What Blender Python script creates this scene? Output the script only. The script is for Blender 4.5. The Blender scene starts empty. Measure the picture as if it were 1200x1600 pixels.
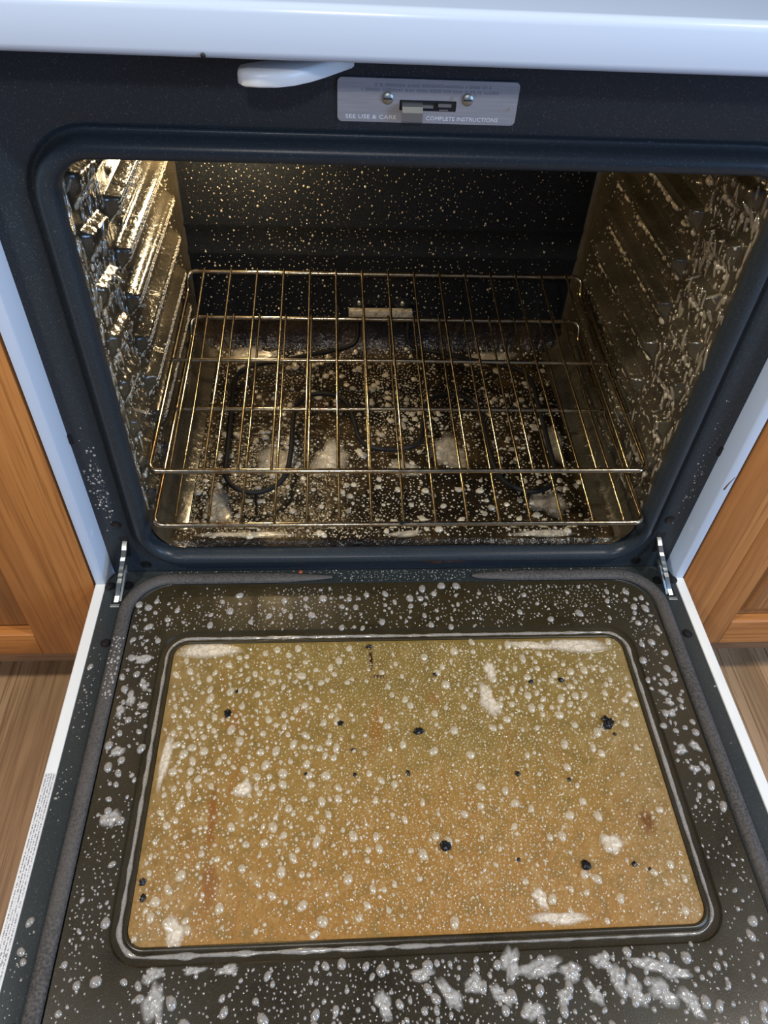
import bpy, math, random
import numpy as np
from mathutils import Vector, Matrix

# ------------------------------------------------------------------ camera
PITCH, YAW, ROLL = 0.8103, 0.0961, -0.0644
CAM = Vector((-0.0801, -0.5971, 0.7590))
FPX = 1169.3
col = bpy.context.scene.collection
scene = bpy.context.scene
fwd = Vector((math.sin(YAW) * math.cos(PITCH), math.cos(YAW) * math.cos(PITCH), -math.sin(PITCH)))
rgt = Vector((math.cos(YAW), -math.sin(YAW), 0))
dwn = fwd.cross(rgt)
r2 = math.cos(ROLL) * rgt + math.sin(ROLL) * dwn
d2 = -math.sin(ROLL) * rgt + math.cos(ROLL) * dwn
cd = bpy.data.cameras.new('camera')
cam = bpy.data.objects.new('camera', cd)
col.objects.link(cam)
cam.matrix_world = Matrix(((r2.x, -d2.x, -fwd.x, CAM.x), (r2.y, -d2.y, -fwd.y, CAM.y),
                           (r2.z, -d2.z, -fwd.z, CAM.z), (0, 0, 0, 1)))
cd.sensor_fit = 'VERTICAL'
cd.sensor_height = 36
cd.lens = 36 * FPX / 1600
cd.clip_start = 0.02
scene.camera = cam

# ------------------------------------------------------------------ world, lights, exposure
w = bpy.data.worlds.new('room_light')
scene.world = w
w.use_nodes = True
w.node_tree.nodes['Background'].inputs[0].default_value = (0.36, 0.55, 1.0, 1)
w.node_tree.nodes['Background'].inputs[1].default_value = 0.22


def area(name, loc, target, size, power, colour):
    l = bpy.data.lights.new(name, 'AREA')
    l.shape = 'DISK'
    l.size = size
    l.energy = power
    l.color = colour
    o = bpy.data.objects.new(name, l)
    col.objects.link(o)
    o.location = loc
    o.rotation_euler = (Vector(target) - Vector(loc)).to_track_quat('-Z', 'Y').to_euler()
    return o


area('ceiling_lamp_right', (1.15, -0.62, 1.75), (0, -0.1, 0.1), 0.13, 19, (1.0, 0.95, 0.86))
area('ceiling_lamp_left', (-1.0, -0.75, 1.75), (0, -0.1, 0.1), 0.13, 21, (1.0, 0.94, 0.84))
area('ceiling_lamp_front', (-0.15, -1.65, 1.55), (0, -0.1, 0.3), 0.14, 10, (1.0, 0.95, 0.9))
area('window_daylight', (2.0, -1.3, 0.9), (-0.2, 0.0, 0.35), 0.9, 30, (0.34, 0.58, 1.0))
lp = bpy.data.lights.new('oven_lamp_light', 'POINT')
lp.energy = 3.2
lp.color = (1.0, 0.74, 0.40)
lp.shadow_soft_size = 0.016
lo = bpy.data.objects.new('oven_lamp_light', lp)
col.objects.link(lo)
lo.location = (-0.205, 0.405, 0.418)

vs = scene.view_settings
scene.display_settings.display_device = 'sRGB'
vs.view_transform = 'Standard'
vs.look = 'None'
vs.exposure = 0.0
vs.gamma = 1.0
vs.use_curve_mapping = False

# ------------------------------------------------------------------ mesh helpers
random.seed(7)
rng = np.random.default_rng(11)
WL = {}


class MB:
    def __init__(s):
        s.v, s.f, s.m, s.n = [], [], [], 0

    def add(s, verts, faces, mi=0):
        verts = np.asarray(verts, float).reshape(-1, 3)
        s.v.append(verts)
        for f in faces:
            s.f.append([i + s.n for i in f])
            s.m.append(mi)
        s.n += len(verts)
        return s

    def box(s, x0, x1, y0, y1, z0, z1, b=0.0, mi=0):
        if b <= 0:
            v = [(x, y, z) for x in (x0, x1) for y in (y0, y1) for z in (z0, z1)]
            return s.add(v, [(0, 1, 3, 2), (4, 6, 7, 5), (0, 4, 5, 1), (2, 3, 7, 6), (0, 2, 6, 4), (1, 5, 7, 3)], mi)
        # bevelled box: a stack of rounded rectangles
        rings = []
        for k in range(4):
            a = k / 3 * math.pi / 2
            rings.append((b * (1 - math.sin(a)), z0 + b * (1 - math.cos(a))))
        for k in range(4):
            a = (1 - k / 3) * math.pi / 2
            rings.append((b * (1 - math.sin(a)), z1 - b * (1 - math.cos(a))))
        R = [[(x, y, z) for x, y in rrect(x0 + o, x1 - o, y0 + o, y1 - o, max(b - o, 1e-5) , 3, 1)] for o, z in rings]
        return s.loft(R, cap0=True, cap1=True, mi=mi)

    def loft(s, rings, closed=True, cap0=False, cap1=False, mi=0):
        n = len(rings[0])
        v = [p for r in rings for p in r]
        f = []
        for k in range(len(rings) - 1):
            for i in range(n if closed else n - 1):
                j = (i + 1) % n
                f.append((k * n + i, k * n + j, (k + 1) * n + j, (k + 1) * n + i))
        if cap0:
            f.append(tuple(range(n))[::-1])
        if cap1:
            b = (len(rings) - 1) * n
            f.append(tuple(range(b, b + n)))
        return s.add(v, f, mi)

    def prism(s, poly, axis, a0, a1, mi=0):
        def put(p, a):
            if axis == 0:
                return (a, p[0], p[1])
            if axis == 1:
                return (p[0], a, p[1])
            return (p[0], p[1], a)
        return s.loft([[put(p, a0) for p in poly], [put(p, a1) for p in poly]], cap0=True, cap1=True, mi=mi)

    def tube(s, pts, r, n=8, closed=False, mi=0, rad=None):
        P = [Vector(p) for p in pts]
        m = len(P)
        T = []
        for i in range(m):
            if closed:
                t = P[(i + 1) % m] - P[i - 1]
            else:
                t = P[min(i + 1, m - 1)] - P[max(i - 1, 0)]
            T.append(t.normalized())
        up = Vector((0, 0, 1)) if abs(T[0].z) < .9 else Vector((0, 1, 0))
        a = T[0].cross(up).normalized()
        rings = []
        for i in range(m):
            a = (a - T[i] * a.dot(T[i])).normalized()
            b = T[i].cross(a)
            rr = r if rad is None else rad[i]
            rings.append([tuple(P[i] + (a * math.cos(2 * math.pi * k / n) + b * math.sin(2 * math.pi * k / n)) * rr) for k in range(n)])
        if closed:
            rings.append(rings[0])
        return s.loft(rings, cap0=not closed, cap1=not closed, mi=mi)

    def lathe(s, c, axis, prof, n=14, mi=0):
        # prof: (radius, height along axis)
        ax = Vector(axis).normalized()
        a = ax.orthogonal().normalized()
        b = ax.cross(a)
        rings = [[tuple(Vector(c) + ax * h + (a * math.cos(2 * math.pi * k / n) + b * math.sin(2 * math.pi * k / n)) * max(r, 1e-5)) for k in range(n)] for r, h in prof]
        return s.loft(rings, cap0=True, cap1=True, mi=mi)

    def build(s, name, mat, parent=None, smooth=True, angle=40, recalc=True, origin=None):
        V = np.concatenate(s.v)
        if origin is None:
            origin = (V.min(0) + V.max(0)) / 2
        origin = np.asarray(origin, float)
        me = bpy.data.meshes.new(name)
        me.from_pydata((V - origin).tolist(), [], s.f)
        mats = mat if isinstance(mat, (list, tuple)) else [mat]
        for m in mats:
            me.materials.append(m)
        if len(mats) > 1:
            me.polygons.foreach_set('material_index', s.m)
        if recalc:
            import bmesh
            bm = bmesh.new()
            bm.from_mesh(me)
            bmesh.ops.recalc_face_normals(bm, faces=bm.faces)
            bm.to_mesh(me)
            bm.free()
        if smooth:
            me.polygons.foreach_set('use_smooth', [True] * len(me.polygons))
            me.set_sharp_from_angle(angle=math.radians(angle))
        me.update()
        return place(bpy.data.objects.new(name, me), Vector(origin), parent)


def place(o, loc, parent=None):
    col.objects.link(o)
    WL[o.name] = Vector(loc)
    if parent is not None:
        o.parent = parent
        o.location = Vector(loc) - WL[parent.name]
    else:
        o.location = loc
    return o


def empty(name, loc):
    o = bpy.data.objects.new(name, None)
    o.empty_display_size = 0.05
    return place(o, Vector(loc))


def tag(o, label=None, cat=None, group=None, kind=None):
    if label:
        o['label'] = label
    if cat:
        o['category'] = cat
    if group:
        o['group'] = group
    if kind:
        o['kind'] = kind
    return o


def rrect(x0, x1, y0, y1, r, nc=8, ns=1):
    pts = []
    for cx, cy, a0 in ((x1 - r, y1 - r, 0), (x0 + r, y1 - r, 90), (x0 + r, y0 + r, 180), (x1 - r, y0 + r, 270)):
        for k in range(nc + 1):
            a = math.radians(a0 + 90 * k / nc)
            pts.append((cx + r * math.cos(a), cy + r * math.sin(a)))
    if ns > 1:
        out = []
        n = len(pts)
        for i in range(n):
            out.append(pts[i])
            if i % (nc + 1) == nc:
                q = pts[(i + 1) % n]
                for k in range(1, ns):
                    t = k / ns
                    out.append((pts[i][0] * (1 - t) + q[0] * t, pts[i][1] * (1 - t) + q[1] * t))
        pts = out
    return pts


def fillet(pts, r, n=5):
    out = [Vector(pts[0])]
    for i in range(1, len(pts) - 1):
        p, a, b = Vector(pts[i]), Vector(pts[i - 1]), Vector(pts[i + 1])
        u, v = (a - p).normalized(), (b - p).normalized()
        ang = u.angle(v)
        d = min(r / math.tan(ang / 2), (a - p).length * .48, (b - p).length * .48)
        p0, p1 = p + u * d, p + v * d
        for k in range(n + 1):
            t = k / n
            out.append(p0 * (1 - t) ** 2 + p * 2 * t * (1 - t) + p1 * t * t)
    out.append(Vector(pts[-1]))
    return out


def catmull(pts, n=6):
    P = [Vector(p) for p in pts]
    P = [P[0] * 2 - P[1]] + P + [P[-1] * 2 - P[-2]]
    out = []
    for i in range(1, len(P) - 2):
        a, b, c, d = P[i - 1:i + 3]
        for k in range(n):
            t = k / n
            out.append(.5 * ((2 * b) + (c - a) * t + (2 * a - 5 * b + 4 * c - d) * t * t + (3 * b - a - 3 * c + d) * t ** 3))
    out.append(P[-2])
    return out


def sm(x, a, b):
    t = np.clip((x - a) / (b - a), 0, 1)
    return t * t * (3 - 2 * t)


def pnoise(u, v, s, seed=0):
    r = np.random.default_rng(seed)
    out = 0
    for k in range(7):
        a = r.uniform(0, 6.28)
        f = s * r.uniform(.5, 1.8)
        out = out + np.sin((u * math.cos(a) + v * math.sin(a)) * f + r.uniform(0, 6.28))
    return out / 7 * 1.6 * .5 + .5


# ------------------------------------------------------------------ materials
class NT:
    def __init__(s, name):
        s.m = bpy.data.materials.new(name)
        s.m.use_nodes = True
        s.t = s.m.node_tree
        s.b = s.t.nodes['Principled BSDF']
        s.out = s.t.nodes['Material Output']

    def n(s, kind, **kw):
        x = s.t.nodes.new(kind)
        for k, v in kw.items():
            if k.startswith('i_'):
                key = k[2:]
                x.inputs[int(key) if key.isdigit() else key].default_value = v
            else:
                setattr(x, k, v)
        return x

    def l(s, a, b):
        s.t.links.new(a, b)

    def math(s, op, a, b=None, c=None, clamp=False):
        x = s.n('ShaderNodeMath', operation=op, use_clamp=clamp)
        for i, q in enumerate((a, b, c)):
            if q is None:
                continue
            if isinstance(q, (int, float)):
                x.inputs[i].default_value = q
            else:
                s.l(q, x.inputs[i])
        return x.outputs[0]

    def coords(s, scale=(1, 1, 1), kind='Object', loc=(0, 0, 0)):
        c = s.n('ShaderNodeTexCoord')
        mp = s.n('ShaderNodeMapping')
        mp.inputs['Scale'].default_value = scale
        mp.inputs['Location'].default_value = loc
        s.l(c.outputs[kind], mp.inputs['Vector'])
        return mp.outputs[0]

    def noise(s, vec, scale, detail=3, rough=.5, dist=0):
        x = s.n('ShaderNodeTexNoise')
        x.inputs['Scale'].default_value = scale
        x.inputs['Detail'].default_value = detail
        x.inputs['Roughness'].default_value = rough
        x.inputs['Distortion'].default_value = dist
        s.l(vec, x.inputs['Vector'])
        return x.outputs[0]

    def ramp(s, fac, stops):
        x = s.n('ShaderNodeValToRGB')
        e = x.color_ramp.elements
        while len(e) > 1:
            e.remove(e[-1])
        for i, (p, c) in enumerate(stops):
            q = e[0] if i == 0 else e.new(p)
            q.position = p
            q.color = (*c, 1) if len(c) == 3 else c
        s.l(fac, x.inputs[0])
        return x.outputs[0]

    def mix(s, fac, a, b, blend='MIX'):
        x = s.n('ShaderNodeMix', data_type='RGBA', blend_type=blend)
        if isinstance(fac, (int, float)):
            x.inputs[0].default_value = fac
        else:
            s.l(fac, x.inputs[0])
        for i, q in ((6, a), (7, b)):
            if isinstance(q, tuple):
                x.inputs[i].default_value = (*q, 1)
            else:
                s.l(q, x.inputs[i])
        return x.outputs[2]

    def bump(s, h, strength=.3, dist=.001):
        x = s.n('ShaderNodeBump')
        x.inputs['Strength'].default_value = strength
        x.inputs['Distance'].default_value = dist
        s.l(h, x.inputs['Height'])
        s.l(x.outputs[0], s.b.inputs['Normal'])

    def set(s, **kw):
        names = dict(base='Base Color', rough='Roughness', metal='Metallic', alpha='Alpha', coat='Coat Weight',
                     coatr='Coat Roughness', spec='Specular IOR Level', trans='Transmission Weight', ior='IOR',
                     em='Emission Color', ems='Emission Strength')
        for k, v in kw.items():
            i = s.b.inputs[names[k]]
            if isinstance(v, tuple):
                i.default_value = (*v, 1)
            elif isinstance(v, (int, float)):
                i.default_value = v
            else:
                s.l(v, i)
        return s


def simple(name, base, rough=.5, metal=0, **kw):
    return NT(name).set(base=base, rough=rough, metal=metal, **kw).m


def enamel(name, base, speck, rough=.33, amount=.62):
    t = NT(name)
    v = t.coords()
    n1 = t.noise(v, 900, 2, .6)
    n2 = t.noise(v, 9, 3, .6)
    f = t.ramp(n1, [(amount, (0, 0, 0)), (amount + .12, (1, 1, 1))])
    c = t.mix(f, base, speck)
    t.set(base=c, rough=t.math('MULTIPLY_ADD', n2, .22, rough - .11))
    t.bump(n1, .12, .0006)
    return t.m


M = {}
M['frame'] = enamel('dark_blue_enamel', (.022, .030, .038), (.10, .115, .13), .33)
M['frame'].node_tree.nodes['Principled BSDF'].inputs['Specular IOR Level'].default_value = .30
M['liner'] = enamel('dark_grey_enamel', (.020, .026, .027), (.10, .11, .11), .36)
M['white'] = NT('white_enamel_daylit').set(base=(.51, .60, .73), rough=.22, coat=.3).m  # blue of the daylight is put into the base of the white enamel
M['white_door'] = NT('white_door_enamel').set(base=(.80, .82, .80), rough=.25).m
M['black'] = simple('black_void', (.004, .004, .005), .6)
M['steel'] = simple('hinge_steel', (.40, .42, .40), .42, 1.0)
M['screw'] = simple('black_screw', (.02, .02, .022), .3, .6)
M['plastic'] = simple('white_plastic', (.80, .82, .82), .35)


def mat_cavity(name, dark, warm, bumpy):
    t = NT(name)
    v = t.coords()
    n1 = t.noise(v, 700, 2, .6)
    n2 = t.noise(v, 14, 4, .6)
    n3 = t.noise(t.coords((60, 60, 14)), 1.6, 3, .6, .6)
    f = t.ramp(n1, [(.60, (0, 0, 0)), (.74, (1, 1, 1))])
    g = t.ramp(n2, [(.35, dark), (.7, warm)])
    c = t.mix(f, g, (.10, .085, .06))
    t.set(base=c, rough=t.math('MULTIPLY_ADD', n2, .25, .10), coat=.5, coatr=.12)
    t.bump(n3, bumpy, .004)
    if bumpy < .1:
        t.b.inputs['Coat Weight'].default_value = 0
        t.b.inputs['Roughness'].links and t.t.links.remove(t.b.inputs['Roughness'].links[0])
        t.b.inputs['Roughness'].default_value = .42
        t.b.inputs['Specular IOR Level'].default_value = .3
    return t.m


M['cavity'] = mat_cavity('oily_oven_wall', (.030, .025, .016), (.060, .049, .030), .45)
M['cavity_back'] = mat_cavity('oven_back_wall', (.005, .007, .010), (.008, .010, .013), .05)


def mat_floor_oven():
    t = NT('greasy_oven_floor')
    v = t.coords()
    n1 = t.noise(v, 700, 2, .6)
    n2 = t.noise(v, 9, 5, .62, .4)
    n3 = t.noise(v, 45, 3, .6)
    c = t.ramp(n2, [(.34, (.005, .004, .003)), (.5, (.017, .011, .005)), (.62, (.045, .028, .011)), (.75, (.028, .021, .012))])
    f = t.ramp(n1, [(.6, (0, 0, 0)), (.75, (1, 1, 1))])
    t.set(base=t.mix(f, c, (.09, .07, .04)), rough=t.math('MULTIPLY_ADD', n2, .3, .06), spec=.4)
    n4 = t.noise(v, 110, 3, .6)
    t.bump(t.math('ADD', n3, n4), .8, .003)
    return t.m


M['cavity_floor'] = mat_floor_oven()


def mat_panel():
    t = NT('olive_greasy_panel')
    v = t.coords()
    n1 = t.noise(v, 800, 2, .6)
    n2 = t.noise(v, 12, 4, .6)
    c = t.ramp(n2, [(.3, (.017, .0125, .005)), (.5, (.028, .021, .0085)), (.7, (.023, .020, .012))])
    f = t.ramp(n1, [(.6, (0, 0, 0)), (.75, (1, 1, 1))])
    t.set(base=t.mix(f, c, (.09, .08, .05)), rough=t.math('MULTIPLY_ADD', n2, .3, .16))
    t.bump(n1, .1, .0005)
    return t.m


M['panel'] = mat_panel()


def mat_rack():
    t = NT('browned_lamplit_rack_steel')
    v = t.coords()
    n1 = t.noise(v, 260, 3, .7)
    n2 = t.noise(v, 25, 3, .6)
    c = t.ramp(n2, [(.3, (.36, .28, .17)), (.55, (.50, .42, .29)), (.75, (.27, .16, .08))])  # heat browning, with the oven lamp's golden cast mixed into the steel colour
    f = t.ramp(n1, [(.60, (0, 0, 0)), (.70, (1, 1, 1))])
    t.set(base=t.mix(f, c, (.14, .055, .025)), rough=t.math('MULTIPLY_ADD', n1, .28, .04), metal=t.math('MULTIPLY_ADD', f, -.6, 1.0))
    t.bump(n1, .12, .0006)
    return t.m


M['rack'] = mat_rack()
M['element'] = simple('black_heating_element', (.007, .007, .007), .6, spec=.25)


def mat_bracket():
    t = NT('scaly_bracket')
    n = t.noise(t.coords((1, 1, 1)), 160, 4, .65, .5)
    t.set(base=t.ramp(n, [(.3, (.16, .13, .09)), (.5, (.42, .38, .30)), (.7, (.56, .52, .44))]), rough=.5, metal=.35)
    t.bump(n, .6, .002)
    return t.m


M['bracket'] = mat_bracket()


def mat_plate():
    t = NT('brushed_latch_plate')
    n = t.noise(t.coords((8, 8, 300)), 3, 3, .5)
    n2 = t.noise(t.coords(), 90, 3, .6)
    f = t.ramp(n2, [(.66, (0, 0, 0)), (.74, (1, 1, 1))])
    c = t.ramp(n, [(.3, (.36, .36, .38)), (.7, (.45, .44, .45))])
    t.set(base=t.mix(f, c, (.36, .31, .24)), rough=.42, metal=.25)
    return t.m


M['plate'] = mat_plate()
M['emboss'] = simple('bright_embossed_letters', (.95, .96, .97), .35, .0)
M['worn_ink'] = simple('worn_grey_print', (.30, .30, .33), .5, .3)


def mat_gasket():
    t = NT('braided_gasket')
    v = t.coords()
    n = t.noise(v, 420, 3, .6)
    n2 = t.noise(t.coords((1, 1, 1)), 14, 2, .5)
    c = t.ramp(n2, [(.35, (.030, .029, .029)), (.65, (.060, .054, .050))])
    t.set(base=t.mix(t.ramp(n, [(.4, (0, 0, 0)), (.6, (1, 1, 1))]), c, (.085, .078, .072)), rough=.7)
    t.bump(n, .4, .001)
    return t.m


M['gasket'] = mat_gasket()


def mat_wood(name, c0, c1, c2, scale, rough=.42, axis='z'):
    t = NT(name)
    s = {'z': (26, 26, 1.6), 'x': (1.6, 26, 26), 'y': (26, 1.6, 26)}[axis]
    fine = {'z': (220, 220, 5), 'x': (5, 220, 220), 'y': (220, 5, 220)}[axis]
    oi = t.n('ShaderNodeObjectInfo')
    off = t.n('ShaderNodeVectorMath', operation='SCALE')
    t.l(oi.outputs['Location'], off.inputs[0])
    off.inputs['Scale'].default_value = 7.3
    def shifted(sc):
        a = t.n('ShaderNodeVectorMath', operation='ADD')
        t.l(t.coords(sc), a.inputs[0])
        t.l(off.outputs[0], a.inputs[1])
        return a.outputs[0]
    g = t.noise(shifted(s), scale, 4, .62, 1.2)
    f = t.noise(shifted(fine), 1.0, 3, .6)
    c = t.ramp(g, [(.3, c0), (.5, c1), (.7, c2)])
    c = t.mix(t.ramp(f, [(.38, (1, 1, 1)), (.5, (0, 0, 0))]), c, c0)
    t.set(base=c, rough=rough)
    t.bump(f, .12, .0006)
    return t.m


OAK = ((.34, .125, .029), (.47, .185, .046), (.55, .232, .062))
M['oak'] = mat_wood('honey_oak_upright', *OAK, 1.0)
M['oak_rail'] = mat_wood('honey_oak_level', *OAK, 1.0, axis='x')
M['oak_panel'] = mat_wood('honey_oak_panel', (.25, .10, .030), (.34, .145, .042), (.40, .18, .055), 1.0)
M['oak_edge'] = mat_wood('brown_base_edge', (.16, .085, .045), (.21, .115, .06), (.25, .14, .075), 1.2, axis='x')
M['kick'] = simple('dark_toe_kick', (.05, .03, .018), .6)
M['plank'] = mat_wood('brown_laminate', (.27, .155, .075), (.46, .28, .145), (.58, .375, .21), .45, .38, axis='y')
M['subfloor'] = simple('subfloor', (.08, .06, .04), .8)


def mat_foam(name, base, alpha, rough=.2, lather=False):
    t = NT(name)
    n = t.noise(t.coords(), 520 if lather else 420, 2, .6)
    a = alpha
    if lather:
        at = t.n('ShaderNodeAttribute', attribute_name='thick')
        big = t.noise(t.coords(), 190, 4, .65)
        a = t.math('MULTIPLY', t.ramp(at.outputs['Fac'], [(0, (0, 0, 0)), (.45, (1, 1, 1))]), t.ramp(big, [(.34, (alpha * .6,) * 3), (.56, (alpha,) * 3)]))
    t.set(base=t.mix(t.ramp(n, [(.35, (0, 0, 0)), (.5, (1, 1, 1))]), tuple(x * .72 for x in base), base), rough=rough, alpha=a, coat=1.0, coatr=.03)
    if lather:
        t.bump(n, .3, .001)
    # wet skin: a clear film that reflects over the cloudy body
    t.b.inputs['Coat Weight'].default_value = 0
    gl_ = t.n('ShaderNodeBsdfGlossy')
    gl_.inputs['Roughness'].default_value = .16 if lather else .10
    gl_.inputs['Color'].default_value = (1, 1, 1, 1)
    fr_ = t.n('ShaderNodeMath', operation='MINIMUM')
    fr_.inputs[0].default_value = .06 if lather else .11
    fr_.inputs[1].default_value = 1
    mx = t.n('ShaderNodeMixShader')
    t.l(fr_.outputs[0], mx.inputs[0])
    t.l(t.b.outputs[0], mx.inputs[1])
    t.l(gl_.outputs[0], mx.inputs[2])
    if lather:
        tr = t.n('ShaderNodeBsdfTransparent')
        m2 = t.n('ShaderNodeMixShader')
        t.b.inputs['Alpha'].links and t.t.links.remove(t.b.inputs['Alpha'].links[0])
        t.b.inputs['Alpha'].default_value = 1
        t.l(a, m2.inputs[0])
        t.l(tr.outputs[0], m2.inputs[1])
        t.l(mx.outputs[0], m2.inputs[2])
        mx = m2
    t.l(mx.outputs[0], t.out.inputs[0])
    return t.m


M['foam'] = mat_foam('soap_foam', (.60, .56, .50), .50)
M['foam_glass'] = mat_foam('soap_foam_on_glass', (.88, .76, .53), .50)
M['foam_warm'] = mat_foam('soap_foam_in_oven', (.74, .65, .48), .60)
M['drop_glass'] = mat_foam('soap_drop_on_glass', (.95, .80, .50), .46)
M['drop_run'] = mat_foam('soapy_runs', (.52, .43, .28), .38)
M['lather'] = mat_foam('lather', (.62, .60, .56), .66, .35, True)
M['lather_glass'] = mat_foam('lather_on_glass', (.84, .74, .58), .85, .35, True)
M['lather_warm'] = mat_foam('lather_in_oven', (.66, .58, .44), .62, .35, True)
M['char'] = NT('burnt_crumb').set(base=(.006, .006, .007), rough=.28).m


def mat_glass():
    t = NT('grease_filmed_glass')
    v = t.coords()
    sep = t.n('ShaderNodeSeparateXYZ')
    t.l(v, sep.inputs[0])
    X, Y = sep.outputs[0], sep.outputs[1]
    big = t.noise(v, 6, 4, .6)
    st = t.noise(t.coords((34, 5, 1)), 1.5, 4, .65, .5)
    fine = t.noise(t.coords((160, 60, 1)), 1.6, 3, .7)
    # film is browner towards the handle side of the door
    g = t.math('MULTIPLY_ADD', Y, -2.7, .5)
    g = t.math('ADD', g, t.math('MULTIPLY_ADD', big, .7, -.35), clamp=True)
    c = t.ramp(g, [(0, (.27, .205, .062)), (.4, (.335, .225, .065)), (.75, (.39, .215, .052)), (1, (.41, .205, .046))])
    # paler dried film to the left and right edges
    ex = t.math('ABSOLUTE', X)
    edge = t.ramp(t.math('ADD', ex, t.math('MULTIPLY_ADD', big, .12, -.06)), [(.19, (0, 0, 0)), (.275, (.6, .6, .6))])
    c = t.mix(edge, c, (.38, .275, .125))
    # brown runs
    c = t.mix(t.ramp(st, [(.56, (0, 0, 0)), (.76, (.6, .6, .6))]), c, (.34, .135, .025))
    c = t.mix(t.ramp(fine, [(.55, (0, 0, 0)), (.72, (.65, .65, .65))]), c, (.22, .09, .018))
    grain = t.noise(t.coords((420, 300, 1)), 1.0, 3, .7)
    gm = t.math('MULTIPLY', t.ramp(grain, [(.46, (0, 0, 0)), (.62, (1, 1, 1))]), t.math('MULTIPLY_ADD', g, .55, .12))
    c = t.mix(gm, c, (.26, .105, .018))
    mott = t.noise(v, 55, 4, .7, .3)
    c = t.mix(t.ramp(mott, [(.36, (.55, .55, .55)), (.50, (0, 0, 0))]), c, (.20, .135, .035))
    c = t.mix(t.ramp(mott, [(.56, (0, 0, 0)), (.70, (.5, .5, .5))]), c, (.50, .36, .16))

    def blot(cx, cy, wx, wy, amount, colr, c):
        d = t.noise(v, 70, 3, .7)
        dx = t.math('DIVIDE', t.math('SUBTRACT', t.math('MULTIPLY_ADD', d, wx * 2.2, X), cx + wx * 1.1), wx)
        dy = t.math('DIVIDE', t.math('SUBTRACT', t.math('MULTIPLY_ADD', big, wy * 1.4, Y), cy + wy * .7), wy)
        r = t.math('SQRT', t.math('ADD', t.math('MULTIPLY', dx, dx), t.math('MULTIPLY', dy, dy)))
        f = t.ramp(r, [(.35, (amount,) * 3), (1, (0, 0, 0))])
        return t.mix(f, c, colr)
    for b in BLOTS:
        c = blot(*b, c)
    t.set(base=c, rough=t.math('MULTIPLY_ADD', big, .2, .40), spec=.22)
    tr = t.n('ShaderNodeBsdfTransparent')
    mx = t.n('ShaderNodeMixShader')
    mx.inputs[0].default_value = .74
    t.l(tr.outputs[0], mx.inputs[1])
    t.l(t.b.outputs[0], mx.inputs[2])
    t.l(mx.outputs[0], t.out.inputs[0])
    t.bump(fine, .1, .0006)
    return t.m


GC = -.2508   # centre of the window along y
BLOTS = [(-.038, -.118 - GC, .0030, .020, 1.0, (.035, .008, .002)), (-.030, -.140 - GC, .012, .003, .9, (.06, .015, .003)),
         (-.204, -.300 - GC, .006, .05, .8, (.26, .085, .012)), (-.200, -.365 - GC, .010, .03, .7, (.24, .075, .01)),
         (-.192, -.190 - GC, .012, .02, .7, (.30, .12, .02)), (-.035, -.205 - GC, .010, .035, .55, (.33, .13, .02)),
         (.237, -.310 - GC, .010, .018, .8, (.16, .05, .01)), (.03, -.17 - GC, .012, .012, .4, (.30, .10, .02))]
M['glass'] = mat_glass()


def mat_mesh():
    t = NT('perforated_screen')
    p = .0034
    c = t.coords((1 / p, 1 / (p * 1.732), 1))

    def dots(off):
        a = t.n('ShaderNodeVectorMath', operation='ADD')
        t.l(c, a.inputs[0])
        a.inputs[1].default_value = off
        fr = t.n('ShaderNodeVectorMath', operation='FRACTION')
        t.l(a.outputs[0], fr.inputs[0])
        sb = t.n('ShaderNodeVectorMath', operation='SUBTRACT')
        t.l(fr.outputs[0], sb.inputs[0])
        sb.inputs[1].default_value = (.5, .5, 0)
        ml = t.n('ShaderNodeVectorMath', operation='MULTIPLY')
        t.l(sb.outputs[0], ml.inputs[0])
        ml.inputs[1].default_value = (1, 1.732, 0)
        ln = t.n('ShaderNodeVectorMath', operation='LENGTH')
        t.l(ml.outputs[0], ln.inputs[0])
        return ln.outputs['Value']
    d = t.math('MINIMUM', dots((0, 0, 0)), dots((.5, .5, 0)))
    f = t.ramp(d, [(.30, (0, 0, 0)), (.40, (1, 1, 1))])
    t.set(base=t.mix(f, (.02, .018, .01), (.62, .56, .34)), rough=.4, metal=.3)
    return t.m


M['screen'] = mat_mesh()


def mat_sticker():
    t = NT('printed_sticker')
    v = t.coords()
    sep = t.n('ShaderNodeSeparateXYZ')
    t.l(v, sep.inputs[0])
    rows = t.math('FRACT', t.math('MULTIPLY', sep.outputs[0], 400))
    rowm = t.ramp(rows, [(.18, (0, 0, 0)), (.28, (1, 1, 1)), (.68, (1, 1, 1)), (.78, (0, 0, 0))])
    n = t.noise(t.coords((420, 900, 1)), 1.0, 2, .6)
    blk = t.noise(t.coords((60, 26, 1)), 1.0, 1, .5)
    ink = t.math('MULTIPLY', rowm, t.ramp(n, [(.44, (0, 0, 0)), (.52, (1, 1, 1))]))
    ink = t.math('MULTIPLY', ink, t.ramp(blk, [(.36, (0, 0, 0)), (.40, (1, 1, 1))]))
    t.set(base=t.mix(ink, (.70, .70, .70), (.20, .20, .21)), rough=.4)
    return t.m


M['sticker'] = mat_sticker()
M['ink'] = simple('grey_print', (.30, .30, .31), .5)
bl = NT('lamp_bulb').set(base=(1, .9, .7), rough=.3, em=(1, .74, .40), ems=25)
M['bulb'] = bl.m

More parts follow.
